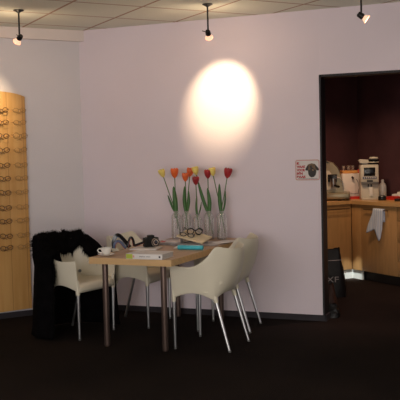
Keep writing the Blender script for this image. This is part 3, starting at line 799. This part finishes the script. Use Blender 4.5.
# left run: local x = -Kn direction reversed: origin at corner, x axis along +Kn (fronts face Ka)
def cab_left(name, lab, x0, w):
    p = K-Kn*(x0+w); t = empty(name, lab, 'cabinet', p, math.atan2(Kn.y, Kn.x))
    MB().box((w/2, CD/2+.020, (ZC+ZK)/2), (w-.002, CD-.004, ZC-ZK)).build('carcass', M['beech_cab'], t)
    d = MB().box((w/2, .009, (ZC+ZK)/2), (w-.006, .018, ZC-ZK-.006), bev=.001).build('door', M['beech_cab'], t)
    MB().tube([(.10, -.028, .847), (w-.05, -.028, .847)], .0065, 10).box((.13, -.013, .847), (.009, .028, .009)).box((w-.08, -.013, .847), (.009, .028, .009)).build('handle', M['dark_bar'], d)
    MB().box((w/2+.014, .028, ZK/2), (w+.028, .014, ZK)).build('plinth', M['kick'], t)
cab_left('base_cabinet', 'beech kitchen cabinet below the espresso machine', .004, .60)
cab_left('base_cabinet', 'beech kitchen cabinet at the far left end of the worktop', .606, .60)
# L-shaped worktop
wt = MB()
ov = .022
pl = [(-CD-.02, -1.22), (-CD-.02, CD+.02), (1.99, CD+.02), (1.99, -ov), (ov, -ov), (ov, -1.22)]
wt.prism(pl, ZC+.001, ZT)
wo = wt.build('worktop', M['beech_edge']); wo.location = K; wo.rotation_euler.z = KA_
tag(wo, 'L-shaped beech worktop running along the kitchen cabinets', 'worktop')
CT = ZT+.0005

# espresso machine
em = empty('espresso_machine', 'champagne coloured espresso machine with curved housing', 'coffee machine', (1.575, 9.985, CT), radians(-12))
prof = [(-.20, .05), (-.20, .44), (-.16, .475), (-.02, .478), (.06, .455), (.12, .39), (.155, .30), (.175, .20), (.185, .13), (.185, .05)]
XM = Matrix.Rotation(pi/2, 4, 'X')
MB().prism(prof, -.15, .15, XM).build('housing', M['champagne'], em, sharp=40)
MB().prism([(-.12, .13), (-.12, .36), (.02, .36), (.09, .26), (.11, .13)], .151, .156, XM).build('side_panel', M['off_white'], em)
MB().prism([(-.165, .455), (-.165, .470), (.0, .470), (.03, .455)], .15, .158, XM).build('top_vent', M['ink'], em)
MB().box((.03, -.045, .055), (.46, .40, .075), bev=.012).build('drip_tray', M['champagne'], em)
ft_ = MB()
for x in (-.15, .18):
    for y in (-.12, .12): ft_.lathe([(0, 0), (.02, 0), (.02, .02), (0, .02)], 12, (x, y, 0))
ft_.build('feet', M['grey_plastic'], em)
MB().tube([(.07, -.19, .265), (.07, -.19, .20)], [.038, .034], 20).build('group_head', M['steel'], em)
pf = MB().lathe([(0, .16), (.030, .165), (.034, .20), (0, .20)], 18, (.07, -.19, 0)).build('portafilter', M['steel'], em)
MB().tube([(.08, -.21, .185), (.14, -.29, .170)], [.010, .014], 12).build('handle', M['black_gloss'], pf)
MB().tube([(.11, -.165, .28), (.16, -.18, .27), (.185, -.185, .20), (.19, -.185, .12)], .006, 10).build('steam_wand', M['steel'], em)
MB().box((.06, -.17, .27), (.11, .045, .09), bev=.006).build('black_switch_panel', M['black_gloss'], em)

# white appliance at the back of the corner
bx = empty('water_boiler', 'white boxy appliance between both coffee machines', 'appliance', (1.905, 10.22, CT), radians(6))
MB().box((0, 0, .157), (.29, .20, .31), bev=.008).build('housing', M['white_plastic'], bx)
MB().tube([(-.02, -.10, .265), (-.02, -.125, .26), (-.02, -.128, .24)], .012, 10).build('tap', M['black_gloss'], bx)
MB().tube([(.03, -.104, .24), (.055, -.108, .20), (.065, -.108, .13), (.05, -.106, .07)], .003, 8).build('hose', M['grey_plastic'], bx)
MB().box((-.02, -.1015, .06), (.20, .003, .004)).build('seam', M['grey_plastic'], bx)
BT = CT+.3125
tw = tag(MB().box((0, 0, .005), (.20, .15, .010)).box((0, .071, .018), (.20, .008, .036)).box((0, -.071, .018), (.20, .008, .036)).box((.096, 0, .018), (.008, .15, .036)).box((-.096, 0, .018), (.008, .15, .036)).build('wooden_tray', M['amber_wood']),
         'small amber wooden tray on the white appliance', 'tray'); tw.location = (1.865, 10.21, BT); tw.rotation_euler.z = radians(6)
for i, (dx, dy, lab) in enumerate(((-.065, -.03, 'clear tumbler leftmost on the amber tray'), (.0, -.03, 'clear tumbler in the middle of the amber tray'), (.058, .02, 'clear tumbler rightmost on the amber tray'))):
    g = tag(MB().lathe([(0, 0), (.020, 0), (.027, .085), (.0255, .085), (.019, .004), (0, .004)], 20).build('tumbler', M['tumbler']), lab, 'glass', 'tumblers on the amber tray')
    g.location = (1.865+dx, 10.21+dy, BT+.0105)
rcp = tag(MB().lathe([(0, 0), (.020, 0), (.024, .012), (.026, .035), (.018, .048), (0, .05)], 18).build('red_cup', M['red_plastic']), 'small red cup beside the tumblers', 'cup')
rcp.location = (1.996, 10.17, BT+.0005)
# low red tray in front of boiler
rt = tag(MB().box((0, 0, .012), (.16, .11, .024), bev=.004).box((0, 0, .027), (.17, .12, .006), bev=.002).build('red_box', M['red_plastic']), 'flat red box in front of the white appliance', 'box')
rt.location = (1.893, 10.035, CT); rt.rotation_euler.z = radians(4)

# bean-to-cup machine
cm = empty('bean_coffee_machine', 'off-white coffee machine with black display on worktop', 'coffee machine', (2.055, 9.885, CT), radians(-6))
MB().box((0, .02, .10), (.215, .20, .20), bev=.006).build('lower_housing', M['off_white'], cm)
MB().box((0, .02, .310), (.215, .22, .22), bev=.010).build('upper_housing', M['off_white'], cm)
MB().box((0, -.086, .335), (.135, .010, .105), bev=.003).build('display', M['screen'], cm)
bp = MB(); bp.box((0, -.088, .262), (.165, .010, .030), bev=.002); bpo = bp.build('button_panel', M['buttons'], cm)
b = MB()
for k in range(6): b.box((-.062+k*.025, -.0945, .262), (.012, .004, .012))
b.build('buttons', M['white_plastic'], bpo)
MB().box((0, -.06, .200), (.205, .12, .030), bev=.006).build('spout_housing', M['grey_plastic'], cm)
MB().tube([(-.018, -.10, .19), (-.018, -.10, .155)], .009, 10).tube([(.018, -.10, .19), (.018, -.10, .155)], .009, 10).box((0, -.10, .224), (.07, .04, .026), bev=.006).build('coffee_spout', M['ink'], cm)
MB().box((.012, -.09, .10), (.045, .03, .11), bev=.006).build('milk_pipe_cover', M['white_plastic'], cm)
MB().box((0, -.11, .012), (.20, .09, .024), bev=.004).build('drip_tray', M['off_white'], cm)
MB().prism([(-.095, .0), (-.115, .035), (-.09, .048), (.0, .040), (.005, .0)], -.05, .08, Matrix.Translation((-.012, 0, .440)) @ XM).box((-.05, .02, .43), (.07, .08, .03)).build('open_lid', M['off_white'], cm)
MB().lathe([(0, 0), (.056, 0), (.062, .012), (.062, .042), (.054, .048)], 20, (.060, .0, .42)).lathe([(0, .046), (.058, .050), (.060, .060), (.050, .066), (0, .068)], 20, (.060, 0, .42)).build('bean_hopper', M['black_gloss'], cm)
MB().lathe([(0, .066), (.050, .066), (.056, .074), (.048, .090), (0, .096)], 20, (.060, 0, .42)).lathe([(.061, .022), (.065, .028), (.061, .036)], 20, (.060, 0, .42), capped=False).build('hopper_lid', M['off_white'], cm)

# bottle and small things on the right run
bo = empty('squeeze_bottle', 'white plastic bottle right of the display coffee machine', 'bottle', kpos(.06, .50, CT))
bo.location = (2.245, 10.00, CT)
MB().lathe([(0, 0), (.043, 0), (.046, .008), (.046, .15), (.040, .175), (.018, .195), (.016, .20)], 24).build('bottle_body', M['white_plastic'], bo)
MB().lathe([(.019, .198), (.019, .225), (.012, .232), (0, .232)], 18).build('cap', M['white_plastic'], bo)
jr = empty('black_jar', 'black jar with lid at the worktop front edge', 'jar', (2.145, 9.585, CT))
MB().lathe([(0, 0), (.044, 0), (.048, .008), (.048, .042), (.044, .048), (0, .048)], 24).build('jar_body', M['black_gloss'], jr)
MB().lathe([(0, .048), (.036, .048), (.036, .058), (.02, .062), (0, .062)], 20).build('lid', M['grey_plastic'], jr)
rb = tag(MB().box((0, 0, .014), (.22, .15, .028), bev=.003).box((0, 0, .034), (.23, .16, .010), bev=.003).build('red_box', M['red_plastic']), 'larger flat red box by the white bottle', 'box')
rb.location = (2.315, 9.66, CT); rb.rotation_euler.z = KA_
wb = tag(MB().box((0, 0, .03), (.15, .10, .06), bev=.01).box((.03, .01, .07), (.09, .08, .03), bev=.008).build('white_parcel', M['white_plastic']), 'crumpled white packet behind the larger red box', 'packet')
wb.location = (2.400, 9.82, CT); wb.rotation_euler.z = radians(-30)
db = empty('dark_bottle', 'small dark bottle at right end behind the packet', 'bottle', (2.49, 9.72, CT))
MB().lathe([(0, 0), (.030, 0), (.030, .08), (.012, .105), (.011, .13)], 20).build('bottle_body', M['black_gloss'], db)
MB().lathe([(.013, .128), (.013, .145), (0, .147)], 16).build('cap', M['silver_ring'], db)
bl = tag(MB().lathe([(0, 0), (.03, 0), (.036, .02), (.036, .03), (0, .034)], 20).build('black_bowl', M['black_gloss']), 'small black bowl by the worktop edge, far right', 'bowl')
bl.location = (2.262, 9.33, CT)

# tea towel over the handle
tow = empty('tea_towel', 'pale blue striped tea towel hanging over cabinet handle', 'towel', kpos(.0, 0), KA_)
def towel_sheet(y0, pts_top, drop, name, sgn):
    rows = []
    for j in range(15):
        v = j/14; row = []
        for i in range(17):
            u = i/16
            x0, x1 = pts_top
            x = x0+(x1-x0)*u
            # narrow gathers, spreading with depth
            x += (u-.35)*.05*v*sgn
            yy = y0+(-.010*sgn)*sin(u*9+1)*(.3+v)-.012*v*(1 if sgn > 0 else 0)
            dr = drop(u)
            row.append((x, yy, .8545-dr*v))
        rows.append(row)
    return rows
# over-the-bar sheet: back short flap, crest, front flap with pointed corners
rows = []
for j in range(22):
    s = j/21; row = []
    for i in range(19):
        u = i/18
        x = .430+.175*u
        dropf = .25+.03*math.exp(-(u/.18)**2)+.11*math.exp(-((u-.80)/.14)**2)-.02*math.exp(-((u-.48)/.13)**2)-.05*smooth((u-.88)/.12)
        if s < .25:
            k = s/.25; y = -.0165; z = .855-.14*(1-k)
        elif s < .35:
            a = (s-.25)/.10*pi; y = -.028+.0115*cos(a); z = .855+.0115*sin(a)
        else:
            k = (s-.35)/.65; y = -.0395-.010*(.5+.5*sin(u*11+1))*k-.004*k; z = .855-dropf*k
            x += (-.115*(1-u)-.01*u)*k+.006*sin(k*7+u*5)
        row.append((x, y, z))
    rows.append(row)
b = MB(); b.grid(rows); o = b.build('cloth', M['towel'], tow, sharp=80)
md = o.modifiers.new('thick', 'SOLIDIFY'); md.thickness = .0015; md.offset = 1

# bags behind the jamb
def bag(name, lab, loc, rz, w, d, h, m, seed, lean=0):
    r = random.Random(seed); t = empty(name, lab, 'bag', loc, rz); rows = []
    for j in range(12):
        v = j/11
        ww, dd = w/2*(1.0-.25*v+.06*sin(5*v)), d/2*(1-.75*v**1.5)
        row = []
        for k in range(28):
            a = 2*pi*k/28; c, s = cos(a), sin(a)
            ex = .55
            x = ww*abs(c)**ex*(1 if c > 0 else -1); y = dd*abs(s)**ex*(1 if s > 0 else -1)
            x += r.uniform(-.006, .006); y += r.uniform(-.006, .006)
            row.append((x+lean*v, y, h*v*(1+(.04*c if j > 8 else 0))+(r.uniform(-.008, .008) if j else 0)))
        rows.append(row)
    b = MB(); vs = b.grid(rows, close=True); b.bm.faces.new(vs[0])
    b.build('bag_body', m, t, sharp=60)
    return t
bg = bag('carrier_bag', 'black glossy carrier bag with pale lettering by kitchen cabinets', (1.335, 8.56, .001), radians(-5), .36, .16, .50, M['bin_bag'], 2, .0)
text('OXF', .085, M['bag_print'] if 'bag_print' in M else M.setdefault('bag_print', mat('bag_print', (.34, .33, .33), .4, noise=(9, .2, (1, 1, 1)))), Matrix.Translation((-.115, -.098, .165)) @ Matrix.Rotation(pi/2, 4, 'X'), 'lettering', bg, width=.215)
MB().tube([(-.13, -.085, .385), (0, -.078, .39), (.14, -.07, .395)], .003, 6).build('pale_seam', M['bag_print'], bg)
bag('carrier_bag', 'dark brown crumpled bag on the floor behind the jamb', (1.17, 7.78, .001), radians(-20), .25, .20, .26, M['brown_bag'], 5)
sh = bag('shoulder_bag', 'small black slumped bag in front of the brown bag', (1.185, 7.50, .001), radians(-20), .17, .12, .12, M['bin_bag'], 9)

# ------------------------------------------------------------------ lights
def area(name, loc, tgt, size, power, col):
    L = bpy.data.lights.new(name, 'AREA'); L.shape = 'RECTANGLE'; L.size, L.size_y = size; L.energy = power; L.color = col
    o = bpy.data.objects.new(name, L); COL.objects.link(o); o.location = loc
    o.rotation_euler = (V(tgt)-V(loc)).to_track_quat('-Z', 'Y').to_euler(); return o
area('window_daylight', (-2.5, -.5, 1.9), (0, 7.5, 1.1), (3.2, 1.8), 118, (1.0, .93, .90))
area('shop_light', (1.2, 2.0, 2.7), (.4, 5.5, .8), (2.0, 2.0), 30, (1, .86, .72))
def sp(name, loc, tgt, power, size, col, blend=.8, soft=.05):
    L = bpy.data.lights.new(name, 'SPOT'); L.energy = power; L.spot_size = radians(size); L.spot_blend = blend; L.color = col; L.shadow_soft_size = soft
    o = bpy.data.objects.new(name, L); COL.objects.link(o); o.location = loc
    o.rotation_euler = (V(tgt)-V(loc)).to_track_quat('-Z', 'Y').to_euler(); return o
sp('unseen_kitchen_spot', (1.35, 8.75, 2.70), (1.9, 9.95, .95), 65, 70, (1, .66, .38))
sp('unseen_kitchen_spot', (2.0, 8.3, 2.70), (2.2, 9.3, .6), 36, 80, (1, .68, .42))
sp('unseen_kitchen_spot', (1.45, 9.55, 2.0), (1.3, 10.2, 1.2), 11, 110, (1, .40, .30), 1.0, .2)  # unseen reddish lamp added for the glow on the back wall

sp('unseen_kitchen_spot', (1.35, 8.0, 2.6), (1.80, 9.70, .02), 800, 5.5, (.95, 1, .95), .6, .02)  # narrow beam without a fixture, added to brighten the white plinth
area('ceiling_fill', (0, 1.5, .25), (0, 5.2, 2.8), (4, 2), 70, (1, .93, .80))  # unseen uplight added to brighten the ceiling
sp('unseen_kitchen_spot', (2.2, 7.6, 2.7), (1.75, 8.0, 0), 130, 75, (1, .62, .52))  # added to lift the kitchen floor, no lamp stands here
w = bpy.data.worlds.new('world'); bpy.context.scene.world = w; w.use_nodes = True
w.node_tree.nodes['Background'].inputs[0].default_value = (1.0, .93, .92, 1); w.node_tree.nodes['Background'].inputs[1].default_value = .42

# ------------------------------------------------------------------ camera
cd = bpy.data.cameras.new('camera'); cam = bpy.data.objects.new('viewpoint', cd); COL.objects.link(cam)
cd.sensor_width = 36; cd.sensor_fit = 'HORIZONTAL'; cd.lens = 814.5/400*36; cd.shift_y = -7.5/400; cd.clip_start = .1
cam.matrix_world = Matrix.Translation((0, 0, 1.538)) @ Matrix.Rotation(pi/2-.047, 4, 'X') @ Matrix.Rotation(-.025, 4, 'Z')
sc = bpy.context.scene; sc.camera = cam
sc.view_settings.view_transform = 'Standard'; sc.view_settings.look = 'None'; sc.view_settings.exposure = -.14
